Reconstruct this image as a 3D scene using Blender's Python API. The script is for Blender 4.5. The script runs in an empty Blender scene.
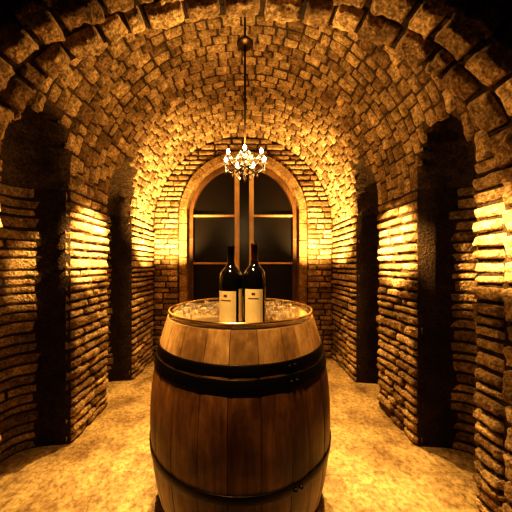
import bpy, math, random
import numpy as np
from mathutils import Vector, noise
random.seed(7)
S=0.8
F=240.0; H=1.55; W=1.5; Y0=1.36; Y1=4.0
ZS=2.2; RISE=1.5
sc=bpy.context.scene
# ------------------------------------------------------------ helpers
def mk(name,verts,faces,mats,parent=None,smooth=False,midx=None,tint=None,loc=(0,0,0)):
    me=bpy.data.meshes.new(name)
    me.from_pydata([(v[0]*S,v[1]*S,v[2]*S) for v in verts],[],faces)
    for m in (mats if isinstance(mats,(list,tuple)) else [mats]): me.materials.append(m)
    if midx is not None: me.polygons.foreach_set('material_index',midx)
    if smooth: me.polygons.foreach_set('use_smooth',[True]*len(faces))
    if tint is not None:
        a=me.attributes.new('tint','FLOAT','POINT'); a.data.foreach_set('value',tint)
    me.update()
    o=bpy.data.objects.new(name,me); sc.collection.objects.link(o)
    o.location=[c*S for c in loc]
    if parent: o.parent=parent
    return o
def empty(name,loc=(0,0,0)):
    e=bpy.data.objects.new(name,None); e.location=[c*S for c in loc]; e.empty_display_size=.1
    sc.collection.objects.link(e); return e
def lathe(prof,n=48,cx=0,cy=0,cz=0,close=False):
    V=[];Fc=[]
    for (r,z) in prof:
        for i in range(n):
            a=2*math.pi*i/n; V.append((cx+r*math.cos(a),cy+r*math.sin(a),cz+z))
    m=len(prof)
    for j in range(m if close else m-1):
        k=(j+1)%m
        for i in range(n):
            i2=(i+1)%n; Fc.append((j*n+i,j*n+i2,k*n+i2,k*n+i))
    return V,Fc
def box(x0,x1,y0,y1,z0,z1):
    V=[(x0,y0,z0),(x1,y0,z0),(x1,y1,z0),(x0,y1,z0),(x0,y0,z1),(x1,y0,z1),(x1,y1,z1),(x0,y1,z1)]
    return V,[(0,3,2,1),(4,5,6,7),(0,1,5,4),(1,2,6,5),(2,3,7,6),(3,0,4,7)]
def merge(parts):
    V=[];Fc=[]
    for v,f in parts:
        o=len(V); V+=v; Fc+=[tuple(i+o for i in q) for q in f]
    return V,Fc
def tube(pts,r,n=8):
    V=[];Fc=[]
    P=[Vector(p) for p in pts]
    for i,p in enumerate(P):
        t=(P[min(i+1,len(P)-1)]-P[max(i-1,0)]).normalized()
        a=t.orthogonal() if abs(t.y)>.99 else t.cross(Vector((0,1,0)))
        a.normalize(); b=t.cross(a)
        rr=r[i] if isinstance(r,(list,tuple)) else r
        for k in range(n):
            q=2*math.pi*k/n; V.append(tuple(p+a*math.cos(q)*rr+b*math.sin(q)*rr))
    for j in range(len(P)-1):
        for k in range(n):
            k2=(k+1)%n; Fc.append((j*n+k,j*n+k2,(j+1)*n+k2,(j+1)*n+k))
    Fc.append(tuple(range(n-1,-1,-1))); Fc.append(tuple((len(P)-1)*n+k for k in range(n)))
    return V,Fc
def bevel(o,w,seg=2):
    m=o.modifiers.new('b','BEVEL'); m.width=w*S; m.segments=seg; m.limit_method='ANGLE'
# ------------------------------------------------------------ materials
def newmat(name):
    m=bpy.data.materials.new(name); m.use_nodes=True
    nt=m.node_tree; b=nt.nodes['Principled BSDF']; return m,nt,b
def simple(name,col,rough=.5,metal=0,**kw):
    m,nt,b=newmat(name); b.inputs['Base Color'].default_value=(*col,1)
    b.inputs['Roughness'].default_value=rough; b.inputs['Metallic'].default_value=metal
    for k,v in kw.items(): b.inputs[k].default_value=v
    return m
def N(nt,t,**kw):
    n=nt.nodes.new(t)
    for k,v in kw.items():
        if hasattr(n,k): setattr(n,k,v)
        else: n.inputs[k].default_value=v
    return n
def ramp(nt,fac,stops):
    r=nt.nodes.new('ShaderNodeValToRGB'); e=r.color_ramp.elements
    e[0].position=stops[0][0]; e[0].color=(*stops[0][1],1)
    e[1].position=stops[-1][0]; e[1].color=(*stops[-1][1],1)
    for p,c in stops[1:-1]:
        q=e.new(p); q.color=(*c,1)
    nt.links.new(fac,r.inputs[0]); return r.outputs[0]
def mix(nt,a,b,fac,mode='MIX'):
    m=nt.nodes.new('ShaderNodeMix'); m.data_type='RGBA'; m.blend_type=mode
    for s,v in ((m.inputs[6],a),(m.inputs[7],b),(m.inputs[0],fac)):
        if isinstance(v,(int,float)): s.default_value=v
        elif isinstance(v,tuple): s.default_value=(*v,1)
        else: nt.links.new(v,s)
    return m.outputs[2]
def stone_mat(name,dark,light,bump=.6):
    m,nt,b=newmat(name)
    tc=N(nt,'ShaderNodeTexCoord')
    n1=N(nt,'ShaderNodeTexNoise',**{'Scale':9.0,'Detail':8.0,'Roughness':.65})
    n2=N(nt,'ShaderNodeTexNoise',**{'Scale':55.0,'Detail':6.0,'Roughness':.7})
    vo=N(nt,'ShaderNodeTexVoronoi',**{'Scale':70.0})
    for n in (n1,n2,vo): nt.links.new(tc.outputs['Object'],n.inputs['Vector'])
    at=N(nt,'ShaderNodeAttribute',attribute_name='tint')
    base=ramp(nt,at.outputs['Fac'],[(0,dark),(.5,tuple((x+y)/2 for x,y in zip(dark,light))),(1,light)])
    g=ramp(nt,n1.outputs['Fac'],[(.3,(.38,.34,.29)),(.65,(1.1,1.05,1))])
    c=mix(nt,base,g,1.0,'MULTIPLY')
    g2=ramp(nt,n2.outputs['Fac'],[(.38,(.36,.31,.26)),(.6,(1.15,1.15,1.15))])
    c=mix(nt,c,g2,.9,'MULTIPLY')
    nt.links.new(c,b.inputs['Base Color'])
    b.inputs['Roughness'].default_value=.85; b.inputs['Specular IOR Level'].default_value=.3
    ad=N(nt,'ShaderNodeMath',operation='ADD'); nt.links.new(n2.outputs['Fac'],ad.inputs[0])
    ml=N(nt,'ShaderNodeMath',operation='MULTIPLY'); ml.inputs[1].default_value=.5
    nt.links.new(vo.outputs['Distance'],ml.inputs[0]); nt.links.new(ml.outputs[0],ad.inputs[1])
    bp=N(nt,'ShaderNodeBump',**{'Strength':bump,'Distance':.02})
    nt.links.new(ad.outputs[0],bp.inputs['Height']); nt.links.new(bp.outputs[0],b.inputs['Normal'])
    return m
M_stone=stone_mat('sandstone',(.32,.21,.09),(.90,.70,.38),.9)
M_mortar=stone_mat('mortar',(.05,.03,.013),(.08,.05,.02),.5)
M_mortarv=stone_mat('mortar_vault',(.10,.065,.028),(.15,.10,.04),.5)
M_trim=stone_mat('trim_stone',(.34,.22,.09),(.52,.36,.16),.4)
def floor_mat():
    m,nt,b=newmat('floor_stone')
    tc=N(nt,'ShaderNodeTexCoord')
    n1=N(nt,'ShaderNodeTexNoise',**{'Scale':3.5,'Detail':9.0,'Roughness':.68})
    n2=N(nt,'ShaderNodeTexNoise',**{'Scale':36.0,'Detail':7.0,'Roughness':.7})
    br=N(nt,'ShaderNodeTexBrick',**{'Scale':1.0,'Mortar Size':.004,'Brick Width':.5,'Row Height':.5})
    br.inputs['Color1'].default_value=(.64,.48,.25,1); br.inputs['Color2'].default_value=(.58,.43,.22,1)
    br.inputs['Mortar'].default_value=(.42,.30,.15,1); br.inputs['Mortar Smooth'].default_value=.8
    dm=N(nt,'ShaderNodeVectorMath',operation='ADD')
    sm=N(nt,'ShaderNodeVectorMath',operation='SCALE'); sm.inputs[3].default_value=.14
    nt.links.new(tc.outputs['Object'],dm.inputs[0]); nt.links.new(n1.outputs['Color'],sm.inputs[0]); nt.links.new(sm.outputs[0],dm.inputs[1])
    for n in (n1,n2): nt.links.new(tc.outputs['Object'],n.inputs['Vector'])
    nt.links.new(dm.outputs[0],br.inputs['Vector'])
    c=mix(nt,br.outputs['Color'],ramp(nt,n1.outputs['Fac'],[(.34,(.36,.30,.22)),(.6,(1.1,1.08,1))]),1.0,'MULTIPLY')
    c=mix(nt,c,ramp(nt,n2.outputs['Fac'],[(.37,(.42,.37,.3)),(.58,(1.1,1.1,1.08))]),.9,'MULTIPLY')
    nt.links.new(c,b.inputs['Base Color']); b.inputs['Roughness'].default_value=.5
    bp=N(nt,'ShaderNodeBump',**{'Strength':.5,'Distance':.014}); nt.links.new(n2.outputs['Fac'],bp.inputs['Height']); nt.links.new(bp.outputs[0],b.inputs['Normal'])
    return m
def wood_mat(name,dark,light,rough=.45,streak=.7):
    m,nt,b=newmat(name)
    tc=N(nt,'ShaderNodeTexCoord'); mp=N(nt,'ShaderNodeMapping'); mp.inputs['Scale'].default_value=(22,22,1.6)
    n1=N(nt,'ShaderNodeTexNoise',**{'Scale':2.2,'Detail':8.0,'Roughness':.65,'Distortion':.4})
    n2=N(nt,'ShaderNodeTexNoise',**{'Scale':4.0,'Detail':6.0,'Roughness':.6})
    nt.links.new(tc.outputs['Object'],mp.inputs[0]); nt.links.new(mp.outputs[0],n1.inputs['Vector']); nt.links.new(tc.outputs['Object'],n2.inputs['Vector'])
    at=N(nt,'ShaderNodeAttribute',attribute_name='tint')
    c=ramp(nt,n1.outputs['Fac'],[(.3,dark),(.7,light)])
    c=mix(nt,c,ramp(nt,at.outputs['Fac'],[(0,(.65,.57,.5)),(1,(1.15,1.1,1.05))]),1.0,'MULTIPLY')
    c=mix(nt,c,ramp(nt,n2.outputs['Fac'],[(.38,(.32,.27,.22)),(.6,(1,1,1))]),streak,'MULTIPLY')
    nt.links.new(c,b.inputs['Base Color']); b.inputs['Roughness'].default_value=rough
    bp=N(nt,'ShaderNodeBump',**{'Strength':.25,'Distance':.005}); nt.links.new(n1.outputs['Fac'],bp.inputs['Height']); nt.links.new(bp.outputs[0],b.inputs['Normal'])
    return m
M_floor=floor_mat()
M_oak=wood_mat('oak_stave',(.12,.052,.017),(.36,.19,.065),.36,.85)
M_oakl=wood_mat('oak_chime',(.32,.19,.075),(.62,.42,.2),.45,.85)
M_dwood=wood_mat('door_wood',(.5,.33,.15),(.78,.55,.28),.4,.4)
M_iron=simple('hoop_iron',(.03,.022,.014),.4,.85)
M_brass=simple('aged_brass',(.05,.03,.012),.4,.9)
M_glass=simple('clear_glass',(1,1,1),.03,0,**{'Transmission Weight':1.0,'IOR':1.5})
M_sparkle_ice=simple('sparkle_ice',(1,.97,.9),.06,0,**{'Transmission Weight':.85,'IOR':1.4})
M_crys=simple('crystal',(1,.93,.82),.02,0,**{'Transmission Weight':.9,'IOR':1.6})
M_pane=simple('dark_pane',(.010,.006,.003),.4,0)
M_bottle=simple('bottle_glass',(.008,.006,.005),.06,0,**{'Coat Weight':.5})
M_label=simple('label_paper',(.8,.62,.34),.7)
M_ink=simple('label_ink',(.12,.05,.03),.7)
M_foil=simple('foil_capsule',(.05,.012,.01),.3,.5)
M_foil2=simple('foil_black',(.015,.012,.012),.3,.5)
M_wax=simple('bulb_sleeve',(.8,.7,.5),.5)
M_bulb=simple('bulb_glow',(1,.85,.6),.4,0,**{'Emission Color':(1,.78,.45,1),'Emission Strength':50.0})
# ------------------------------------------------------------ vault profile
pts=[(-W,z) for z in np.linspace(0,ZS,60)]
for a in np.linspace(math.pi,0,240)[1:]: pts.append((W*math.cos(a),ZS+RISE*math.sin(a)))
pts+=[(W,z) for z in np.linspace(ZS,0,60)[1:]]
def make_profile(pts):
    pts=np.array(pts); seg=np.hypot(*(pts[1:]-pts[:-1]).T); SA=np.concatenate([[0],np.cumsum(seg)]); LL=SA[-1]
    def P(s):
        s=max(0,min(LL,s))
        x=np.interp(s,SA,pts[:,0]); z=np.interp(s,SA,pts[:,1])
        a=min(LL,s+.02); b=max(0,s-.02)
        tx=np.interp(a,SA,pts[:,0])-np.interp(b,SA,pts[:,0]); tz=np.interp(a,SA,pts[:,1])-np.interp(b,SA,pts[:,1])
        l=math.hypot(tx,tz); return x,z,tz/l,-tx/l
    return P,LL
P,L=make_profile(pts)
NL=[(1.77,.30,2.70),(2.93,.29,2.84)]
NR=[(1.80,.25,2.66),(2.90,.26,2.84)]
D0=.40; AH=.52
def depth(s,y):
    side=NL if s<L/2 else NR
    sl=s if s<L/2 else L-s
    for yc,hw,st in side:
        b=st-AH
        r=abs(y-yc)/hw if sl<b else math.hypot((y-yc)/hw,(sl-b)/AH)
        if r<1: return D0*math.sqrt(1-r**5)
    return 0
def mp(s,y,n):
    x,z,nx,nz=P(s); n=n-depth(s,y)
    return (x+nx*n,y,z+nz*n)
def mp0(s,y,n):
    x,z,nx,nz=P(s)
    return (x+nx*n,y,z+nz*n)
def intervals(s):
    side=NL if s<L/2 else NR; sl=s if s<L/2 else L-s
    out=[]
    for yc,hw,st in side:
        b=st-AH
        if sl<b: out.append((yc-hw,yc+hw))
        elif sl<st:
            h=hw*math.sqrt(max(0,1-((sl-b)/AH)**2)); out.append((yc-h,yc+h))
    return out
class Acc:
    def __init__(s): s.V=[];s.F=[];s.M=[];s.T=[]
    def grid(a,fn,nu,nv,mi,t):
        o=len(a.V)
        for j in range(nv+1):
            for i in range(nu+1): a.V.append(fn(i/nu,j/nv)); a.T.append(t)
        for j in range(nv):
            for i in range(nu):
                p=o+j*(nu+1)+i; a.F.append((p,p+1,p+nu+2,p+nu+1)); a.M.append(mi)
def stone(acc,s0,s1,y0,y1,th,t,mapf,gap=.008,irr=.012,nuf=.022,low=.012):
    j=[random.uniform(-irr,irr) for _ in range(8)]
    tilt=random.uniform(-.25,.25); seed=random.uniform(0,99)
    nu=max(6,int((y1-y0)/nuf)); nv=max(5,int((s1-s0)/.016))
    ey=.028/max(.06,(y1-y0)); es=.024/max(.05,(s1-s0))
    def fn(u,v):
        ya=y0+gap+j[0]*(1-v)+j[1]*v; yb=y1-gap+j[2]*(1-v)+j[3]*v
        sa=s0+gap+j[4]*.6*(1-u)+j[5]*.6*u; sb=s1-gap+j[6]*.6*(1-u)+j[7]*.6*u
        yy=ya+(yb-ya)*u; ss=sa+(sb-sa)*v
        du=min(u,1-u)/min(.45,ey); dv=min(v,1-v)/min(.45,es)
        e=(1-(1-min(1,du))**2.5)*(1-(1-min(1,dv))**2.5)
        e=e**.5
        q=noise.noise(Vector((ss*9,yy*9,seed)))*.35+noise.noise(Vector((ss*28,yy*28,seed)))*.22
        n=-low+(th+low)*e*(1+q+tilt*(v-.5))
        return mapf(ss,yy,n)
    acc.grid(fn,nu,nv,0,t)
AL,AC,AR=Acc(),Acc(),Acc()
def shell(acc,sa,sb,mi):
    nv=max(2,int((sb-sa)/.02)); nu=int((Y1+.05-Y0)/.015)
    acc.grid(lambda u,v:mp(sa+(sb-sa)*v,Y0+(Y1+.05-Y0)*u,0),nu,nv,mi,.5)
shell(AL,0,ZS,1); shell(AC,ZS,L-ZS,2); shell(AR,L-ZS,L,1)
def wall_courses(flip):
    s=.0
    while s<ZS-.03:
        h=random.uniform(.06,.11)
        if ZS-(s+h)<.05: h=ZS-s
        sm=s+h/2
        iv=intervals(L-sm if flip else sm)
        edges=[Y0]
        for a,b in iv: edges+=[a,b]
        edges+=[Y1]
        for k in range(len(edges)-1):
            a,b=edges[k],edges[k+1]; inn=(k%2==1)
            if inn: a+=.02; b-=.02
            y=a
            while y<b-.02:
                l=random.uniform(.13,.36)
                if b-(y+l)<.12: l=b-y
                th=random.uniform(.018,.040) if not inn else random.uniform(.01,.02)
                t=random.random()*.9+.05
                if inn: t*=.7  # niche shade put into the colour: stones inside tinted darker
                m=mp if inn else mp0
                lw=.012 if inn else .03
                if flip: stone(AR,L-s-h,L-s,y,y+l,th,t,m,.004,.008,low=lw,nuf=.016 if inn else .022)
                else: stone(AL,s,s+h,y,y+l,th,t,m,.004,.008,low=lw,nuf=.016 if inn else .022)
                y+=l
        s+=h
wall_courses(False); wall_courses(True)
y=Y0
while y<Y1-.02:
    w=random.uniform(.07,.115)
    if Y1-(y+w)<.06: w=Y1-y
    s=ZS
    while s<L-ZS-.01:
        l=random.uniform(.09,.20)
        if L-ZS-(s+l)<.08: l=L-ZS-s
        a,b=y,y+w; skip=False
        for p,q in intervals(s+l*.5):
            if a<q and b>p:
                oa=p-a; ob=b-q
                if oa>.025: b=p
                elif ob>.025: a=q
                else: skip=True
        if not skip:
            o=.025*noise.noise(Vector((s*1.5,y*3,3)))
            stone(AC,s,s+l,a,b,random.uniform(.014,.030),random.random()*.9+.1,lambda ss,yy,n,o=o:mp0(ss,min(Y1,yy+o),n),.0035,.009,.014)
        s+=l
    y+=w
for nm,a in (('wall_left',AL),('ceiling',AC),('wall_right',AR)):
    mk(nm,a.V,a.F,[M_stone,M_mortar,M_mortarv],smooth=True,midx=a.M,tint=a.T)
# ------------------------------------------------------------ back wall + door
DR=1.08; DZ=2.38; TI=.93
def door_out(r,t,n=None):
    if t<.25: return (-r,DZ*t/.25)
    if t>.75: return (r,DZ*(1-t)/.25)
    a=math.pi*(1-(t-.25)/.5); return (r*math.cos(a),DZ+r*math.sin(a))
def vault_out(t,e=.1):
    if t<.25: return (-W-e,ZS*t/.25)
    if t>.75: return (W+e,ZS*(1-t)/.25)
    a=math.pi*(1-(t-.25)/.5); return ((W+e)*math.cos(a),ZS+(RISE+e)*math.sin(a))
AB=Acc()
def bw(u,v):
    a=door_out(DR-.02,u); b=vault_out(u); return (a[0]+(b[0]-a[0])*v,Y1+.02,a[1]+(b[1]-a[1])*v)
AB.grid(bw,96,3,1,.5)
z=0
while z<3.7:
    h=random.uniform(.07,.11); zm=z+h/2
    xo=W if zm<ZS else (W*math.sqrt(max(0,1-((zm-ZS)/RISE)**2)))
    xi=DR if zm<DZ else (math.sqrt(max(0,DR*DR-(zm-DZ)**2)) if zm<DZ+DR else 0)
    for sg in (-1,1):
        x=xi
        while x<xo-.02:
            l=random.uniform(.14,.3)
            if xo-(x+l)<.1: l=xo-x
            a,b=(x,x+l) if sg>0 else (-x-l,-x)
            stone(AB,z,z+h,a,b,random.uniform(.012,.024),random.random(),lambda ss,xx,n:(xx,Y1+.02-n,ss),.003)
            x+=l
    z+=h
mk('wall_back',AB.V,AB.F,[M_stone,M_mortarv],smooth=True,midx=AB.M,tint=AB.T)
parts=[];tt=[]
def ringblock(r0,r1,t0,t1,y0,y1,n=4,fo=door_out):
    V=[];Fc=[]
    for k in range(n+1):
        t=t0+(t1-t0)*k/n
        a=fo(r0,t); b=fo(r1,t)
        V+=[(a[0],y0,a[1]),(b[0],y0,b[1]),(b[0],y1,b[1]),(a[0],y1,a[1])]
    for k in range(n):
        o=k*4
        for q in range(4):
            q2=(q+1)%4; Fc.append((o+q,o+q2,o+4+q2,o+4+q))
    Fc.append((3,2,1,0)); o=n*4; Fc.append((o,o+1,o+2,o+3))
    return V,Fc
nb=34
for i in range(nb):
    t0=i/nb+.0005; t1=(i+1)/nb-.0005
    p=ringblock(TI,DR-.03+random.uniform(0,.004),t0,t1,Y1-.04+random.uniform(-.003,.003),Y1+.3)
    parts.append(p); tt+=[random.random()]*len(p[0])
v,f=merge(parts); o=mk('trim_1',v,f,M_trim,tint=tt); bevel(o,.006)
door=empty('door_1',(0,Y1+.16,0))
def dpart(name,vf,mat,bev=.006):
    v,f=vf
    o=mk(name,v,f,mat,parent=door,tint=[.6]*len(v)); 
    if bev: bevel(o,bev)
    return o
dpart('arched_frame',merge([ringblock(TI-.075,TI-.003,i/24,(i+1)/24,-.05,.05) for i in range(24)]),wood_mat('frame_wood',(.12,.06,.02),(.25,.14,.05)))
arch=lambda x:DZ+math.sqrt(max(0,(TI-.06)**2-x*x))
dpart('stile_left',box(-.145,-.06,-.045,.03,0.002,arch(.1)),M_dwood)
dpart('stile_right',box(.105,.185,-.045,.03,0.002,arch(.15)),M_dwood)
bars=[]
for zz in (2.40,1.58,.80):
    for a,b in ((-.86,-.145),(.185,.86)):
        bars.append(box(a,b,-.03,.02,zz-.018,zz+.018))
bars.append(box(-.86,.86,-.03,.02,.0,.18))
dpart('glazing_bars',merge(bars),M_dwood)
pv=[];n=48
for k in range(n+1):
    a=door_out(TI-.04,k/n); pv.append((a[0],.035,max(.002,a[1])))
o=dpart('glass_panes',(pv,[tuple(range(n+1))]),M_pane,0)
hv,hf=merge([tube([(-.1,-.05,1.25),(-.1,-.09,1.25),(-.1,-.09,1.4),(-.1,-.05,1.4)],.012),tube([(.145,-.05,1.25),(.145,-.09,1.25),(.145,-.09,1.4),(.145,-.05,1.4)],.012)])
mk('pull_handles',hv,hf,M_brass,parent=door)
# ------------------------------------------------------------ front wall
OR=1.10; OZ=1.87
def open_out(t,e=0):
    if t<.25: return (-W-e,OZ*t/.25)
    if t>.75: return (W+e,OZ*(1-t)/.25)
    a=math.pi*(1-(t-.25)/.5); return ((W+e)*math.cos(a),OZ+(OR+e)*math.sin(a))
def rect_out(t):
    X,Z=3.4,4.6
    if t<.25: return (-X,Z*t/.25)
    if t>.75: return (X,Z*(1-t)/.25)
    return (-X+2*X*(t-.25)/.5,Z)
AF=Acc()
for yy in (1.13,1.36):
    AF.grid(lambda u,v,yy=yy:((lambda a,b:(a[0]+(b[0]-a[0])*v,yy,a[1]+(b[1]-a[1])*v))(open_out(u,.0),rect_out(u))),200,8,1,.5)
PO,LO=make_profile([open_out(t) for t in np.linspace(0,1,400)])
def mpo(s,y,n):
    x,z,nx,nz=PO(s); return (x+nx*n,y,z+nz*n)
AF.grid(lambda u,v:mpo(LO*v,1.13+.23*u,0),4,240,1,.5)
for (a,b) in ((1.11,1.235),(1.235,1.365)):
    s=0
    while s<LO-.01:
        l=random.uniform(.10,.24)
        if LO-(s+l)<.1: l=LO-s
        stone(AF,s,s+l,a,b,random.uniform(.025,.05),random.random(),mpo,.005,.012,.016,low=.03)
        s+=l
s=0
while s<LO-.01:
    l=random.uniform(.11,.19)
    if LO-(s+l)<.1: l=LO-s
    th=random.uniform(.22,.34)
    stone(AF,s,s+l,0,th,.03,random.random()*.6,lambda ss,yy,n:(lambda q:(q[0],1.13-n,q[2]))(mpo(ss,0,-yy)),.005,.01,.02)
    s+=l
mk('wall_front',AF.V,AF.F,[M_stone,M_mortar],smooth=True,midx=AF.M,tint=AF.T)
v,f=box(-3.4,3.4,-1.2,Y1+.5,-.08,0)
mk('floor',v,f,M_floor)
# ------------------------------------------------------------ barrel
BX,BY=-.017,1.67; BT=1.225
barrel=empty('wine_barrel',(BX,BY,0))
Rh=.485; Rb=.588
def prof(z): 
    u=(z-BT/2)/(BT/2); return Rh+(Rb-Rh)*(1-abs(u)**2.1)
rs=random.Random(3); ns=26
ws=[rs.uniform(.75,1.25) for _ in range(ns)]; tot=sum(ws); ang=0
Vs=[];Fs=[];Ts=[];Ms=[]
for w in ws:
    a0=ang; a1=ang+2*math.pi*w/tot; ang=a1; g=.0013; nz=30;na=5; t=rs.random(); ro=rs.uniform(-.001,.001)
    b=len(Vs)
    for j in range(nz+1):
        z=BT*j/nz; r=prof(z)+ro; gg=g/r
        row=[]
        for k in range(na+1):
            a=a0+gg+(a1-a0-2*gg)*k/na
            rr=r-(.002 if k in(0,na) else 0); row.append((rr*math.cos(a),rr*math.sin(a),z))
        for k in (na,0):
            a=a0+gg if k==0 else a1-gg; rr=r-.04; row.append((rr*math.cos(a),rr*math.sin(a),z))
        Vs+=row; Ts+=[t]*len(row)
    m=na+3
    for j in range(nz):
        for k in range(m):
            k2=(k+1)%m; Fs.append((b+j*m+k,b+j*m+k2,b+(j+1)*m+k2,b+(j+1)*m+k)); Ms.append(1 if j/nz>.86 else 0)
    Fs.append(tuple(b+k for k in range(m-1,-1,-1))); Fs.append(tuple(b+nz*m+k for k in range(m))); Ms+=[0,1]
mk('staves',Vs,Fs,[M_oak,M_oakl],parent=barrel,midx=Ms,tint=Ts)
def hoop(name,z0,z1,th=.006):
    p=[(prof(z0)-.004,z0),(prof(z0)+th,z0),(prof((z0+z1)/2)+th,(z0+z1)/2),(prof(z1)+th,z1),(prof(z1)-.004,z1)]
    v,f=lathe(p,96,close=True); o=mk(name,v,f,M_iron,parent=barrel); 
    for q in o.data.polygons: q.use_smooth=True
    bevel(o,.002)
hoop('hoop_1',1.03,1.075); hoop('hoop_2',.95,1.012); 
hoop('hoop_3',.46,.505); hoop('hoop_4',.10,.17); hoop('hoop_5',.0,.05)
rv=[]
for zc in (1.05,.98,.48):
    for da in (-.03,.03):
        a=-math.pi/2+.5+da; r=prof(zc)+.008
        rv.append(lathe([(.0001,.012),(.008,.009),(.011,0)],10,r*math.cos(a),r*math.sin(a),zc-.003))
v,f=merge(rv); mk('rivets',v,f,M_iron,parent=barrel)
v,f=lathe([(.001,BT-.035),(.2,BT-.035),(Rh-.035,BT-.035),(Rh-.035,BT-.06),(.001,BT-.06)],64); mk('barrel_head',v,f,M_oakl,parent=barrel,tint=[.5]*len(v))
top=empty('glass_tray',(BX,BY,BT))
TR=.475
v,f=lathe([(.0005,.001),(TR-.01,.001),(TR,.004),(TR+.004,.030),(TR+.001,.036),(TR-.006,.034),(TR-.012,.012),(TR-.02,.010),(.0005,.010)],96)
o=mk('glass_dish',v,f,M_glass,parent=top,smooth=True)
v,f=lathe([(TR+.003,.026),(TR+.008,.028),(TR+.007,.037),(TR-.003,.038),(TR-.008,.035),(TR-.006,.028)],96,close=True)
mk('polished_rim',v,f,simple('gilt_rim',(.9,.68,.36),.22,1.0),parent=top,smooth=True)
v,f=lathe([(.0005,.0115),(TR-.03,.0115),(TR-.03,.0105),(.0005,.0105)],96)
mk('mirror_plate',v,f,simple('silvered_plate',(.75,.56,.32),.15,.75),parent=top)
TZ=BT+.0115
ri=random.Random(5); sparkle_ice=[]  # cubes added on the tray to make sparkle and glints
for i in range(58):
    sg=-1 if i%5<3 else 1
    a=(math.pi if sg<0 else 0)+ri.uniform(-.8,.8); r=ri.uniform(.2,.43)
    x,y=r*math.cos(a),r*math.sin(a); s=ri.uniform(.012,.026); ro=ri.uniform(0,3)
    v,f=box(-s,s,-s,s,0,s*1.5)
    v=[((p*math.cos(ro)-q*math.sin(ro))*(1-.4*ri.random()),(p*math.sin(ro)+q*math.cos(ro))*(1-.4*ri.random()),w*(1-.35*ri.random())) for p,q,w in v]
    v=[(p+x,q+y,w+.012) for p,q,w in v]
    sparkle_ice.append((v,f))
v,f=merge(sparkle_ice); o=mk('sparkle_ice_cubes',v,f,M_sparkle_ice,parent=top); bevel(o,.004,3)
# ------------------------------------------------------------ bottles
def bottle(x,y,h=.385,r=.058,foil=M_foil,lab=(.075,.20),rot=0,name='wine_bottle'):
    e=empty(name,(x,y,TZ)); k=h/.385
    p=[(.0005,.012),(r*.5,.008),(r*.8,.0005),(r*.95,.003),(r,.012),(r,.225*k),(r*.97,.242*k),(r*.85,.258*k),(r*.6,.274*k),(r*.4,.288*k),(r*.3,.305*k),(r*.27,.37*k),(r*.31,.372*k),(r*.31,.383*k),(r*.2,.385*k),(.0005,.385*k)]
    v,f=lathe(p,40); mk('glass_body',v,f,M_bottle,parent=e,smooth=True)
    q=[(r*.33,.296*k),(r*.295,.316*k),(r*.29,.368*k),(r*.335,.370*k),(r*.335,.385*k),(r*.3,.388*k),(.0005,.388*k)]
    v,f=lathe(q,32); mk('foil_capsule',v,f,foil,parent=e,smooth=True)
    def patch(nm,a0,a1,z0,z1,mat,dr):
        V=[];Fc=[];n=20
        for i in range(n+1):
            a=rot-math.pi/2+a0+(a1-a0)*i/n
            for z in (z0,z1): V.append(((r+dr)*math.cos(a),(r+dr)*math.sin(a),z))
        for i in range(n): Fc.append((2*i,2*i+2,2*i+3,2*i+1))
        return mk(nm,V,Fc,mat,parent=e,smooth=True)
    patch('label',-1.0,.75,lab[0],lab[1],M_label,.0008)
    patch('back_label',1.0,1.9,lab[0],lab[1]+.01,M_label,.0008)
    patch('label_crest',-.3,0,lab[1]-.03,lab[1]-.018,M_ink,.0014)
    patch('label_title',-.6,.3,lab[1]-.05,lab[1]-.045,M_ink,.0014)
    return e
def bx(px,D): return (px-243)/F*D
bottle(bx(231,1.28),1.28,.415,.0625,M_foil2,(.02,.18),-.28)
bottle(bx(254.5,1.28),1.28,.425,.059,M_foil,(.008,.19),.0)
# ------------------------------------------------------------ chandelier
CX,CY,CZ=bx(245,1.9),1.9,2.35
ch=empty('chandelier',(CX,CY,CZ))
apex=ZS+RISE-CZ
v,f=merge([tube([(0,0,.1),(0,0,apex-.03)],.0085,10),lathe([(.0005,-.06),(.02,-.055),(.04,-.025),(.045,0),(.0005,.0)],32,0,0,apex-.015),
  lathe([(.0005,-.03),(.012,-.024),(.018,0),(.012,.02),(.0005,.028)],20,0,0,.99),
  lathe([(.008,-.014),(.06,-.008),(.065,0),(.02,.008),(.008,.014)],24,0,0,.95),
  lathe([(.008,-.02),(.017,-.008),(.017,.008),(.008,.02)],16,0,0,.5)])
mk('hanging_rod',v,f,M_brass,parent=ch,smooth=True)
v,f=lathe([(.0005,.16),(.02,.14),(.012,.11),(.03,.09),(.035,.07),(.014,.05),(.012,.02),(.04,0),(.045,-.02),(.02,-.045),(.012,-.06),(.022,-.075),(.0005,-.1)],28)
mk('turned_column',v,f,M_crys,parent=ch,smooth=True)
arms=[];cups=[];slv=[];blb=[];cry=[]
def crystal(x,y,z,r):
    return lathe([(.0004,r*1.6),(r*.7,r*.6),(r,0),(r*.6,-r*1.1),(.0004,-r*2)],6,x,y,z)
na=7
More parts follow.
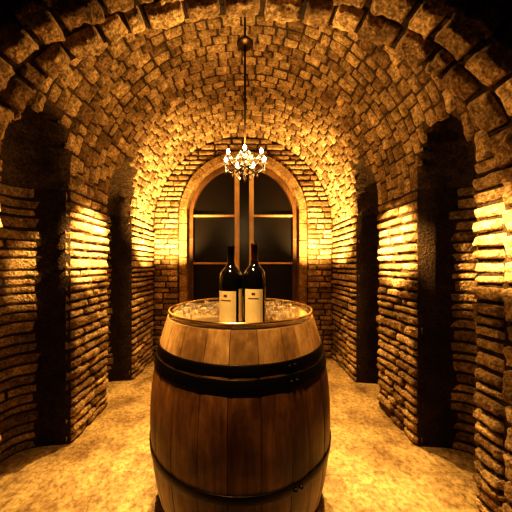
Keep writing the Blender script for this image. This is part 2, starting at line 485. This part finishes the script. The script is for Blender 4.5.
for i in range(na):
    a=2*math.pi*i/na+.2; c,s_=math.cos(a),math.sin(a)
    path=[]
    for k in range(13):
        u=k/12; rr=.02+.14*u; zz=-.02-.045*math.sin(u*math.pi)+.03*u*u
        path.append((rr*c,rr*s_,zz))
    R=.16
    arms.append(tube(path,.005,8))
    cups.append(lathe([(.0005,-.006),(.012,-.004),(.026,.004),(.024,.008),(.0005,.006)],16,R*c,R*s_,.012))
    slv.append(lathe([(.007,.0),(.007,.02),(.0005,.021)],12,R*c,R*s_,.017))
    blb.append(lathe([(.0005,-.002),(.008,.0),(.0125,.010),(.011,.019),(.005,.03),(.0005,.038)],12,R*c,R*s_,.039))
    cry.append(crystal(R*c,R*s_,-.015,.009)); cry.append(crystal(R*c,R*s_,-.042,.011))
    cry.append(crystal(.10*c,.10*s_,-.085,.010))
    for k in range(1,9):
        u=k/9; rr=.028+.132*u; zz=.11-.1*u-.04*math.sin(u*math.pi)
        cry.append(crystal(rr*c,rr*s_,zz,.0055))
    an=2*math.pi*(i+1)/na+.2
    for k in range(1,8):
        u=k/8; aa=a+(an-a)*u; zz=.01-.035*math.sin(u*math.pi); cry.append(crystal(.158*math.cos(aa),.158*math.sin(aa),zz,.0055))
cry.append(crystal(0,0,-.115,.016))
for nm,pp,mt in (('arms',arms,M_brass),('drip_cups',cups,M_crys),('candle_sleeves',slv,M_wax),('bulbs',blb,M_bulb),('crystal_drops',cry,M_crys)):
    v,f=merge(pp); mk(nm,v,f,mt,parent=ch,smooth=(nm!='crystal_drops'))
# ------------------------------------------------------------ lights
WARM=(1,.66,.27)
def light(kind,name,loc,power,tgt=None,ang=60,blend=.8,rad=.02,col=WARM):
    l=bpy.data.lights.new(name,kind); l.energy=power*S*S; l.color=col; l.shadow_soft_size=rad*S
    o=bpy.data.objects.new(name,l); o.location=[c*S for c in loc]; sc.collection.objects.link(o)
    if kind=='SPOT':
        l.spot_size=math.radians(ang); l.spot_blend=blend
        d=Vector(tgt)-Vector(loc); o.rotation_euler=d.to_track_quat('-Z','Y').to_euler()
    return o
light('POINT','chandelier_light',(CX,CY,CZ+.10),88,rad=.05)
for sg in (-1,1):
    light('SPOT','pier_spot',(-sg*.15,2.33,2.9),3200,(sg*1.5,2.33,1.75),21,1)
    light('SPOT','near_pier_spot',(-sg*.15,1.45,2.75),1700,(sg*1.5,1.40,1.7),18,1)
    light('SPOT','uplight',(sg*1.0,3.3,1.3),600,(sg*1.35,4.0,2.75),95,1)
    light('SPOT','floor_wash',(sg*.5,3.3,3.1),480,(sg*.8,2.5,0),70,1)
    light('SPOT','front_floor_wash',(sg*.7,1.5,2.6),270,(sg*.85,1.3,0),50,1)
light('SPOT','barrel_spot',(-.25,.7,2.85),240,(-.02,1.3,.95),46,1,rad=.06)
w=bpy.data.worlds.new('w'); sc.world=w; w.use_nodes=True
w.node_tree.nodes['Background'].inputs[0].default_value=(1,.5,.2,1); w.node_tree.nodes['Background'].inputs[1].default_value=.004
# ------------------------------------------------------------ camera
cam=bpy.data.cameras.new('cam'); co=bpy.data.objects.new('camera',cam); sc.collection.objects.link(co); sc.camera=co
co.location=(0,0,H*S); co.rotation_euler=(math.pi/2,0,0)
cam.sensor_width=36; cam.lens=36*F/512; cam.shift_x=13/512; cam.shift_y=9/512; cam.clip_start=.02
sc.view_settings.view_transform='Standard'
try: sc.view_settings.look='High Contrast'
except Exception as e: print('look',e)
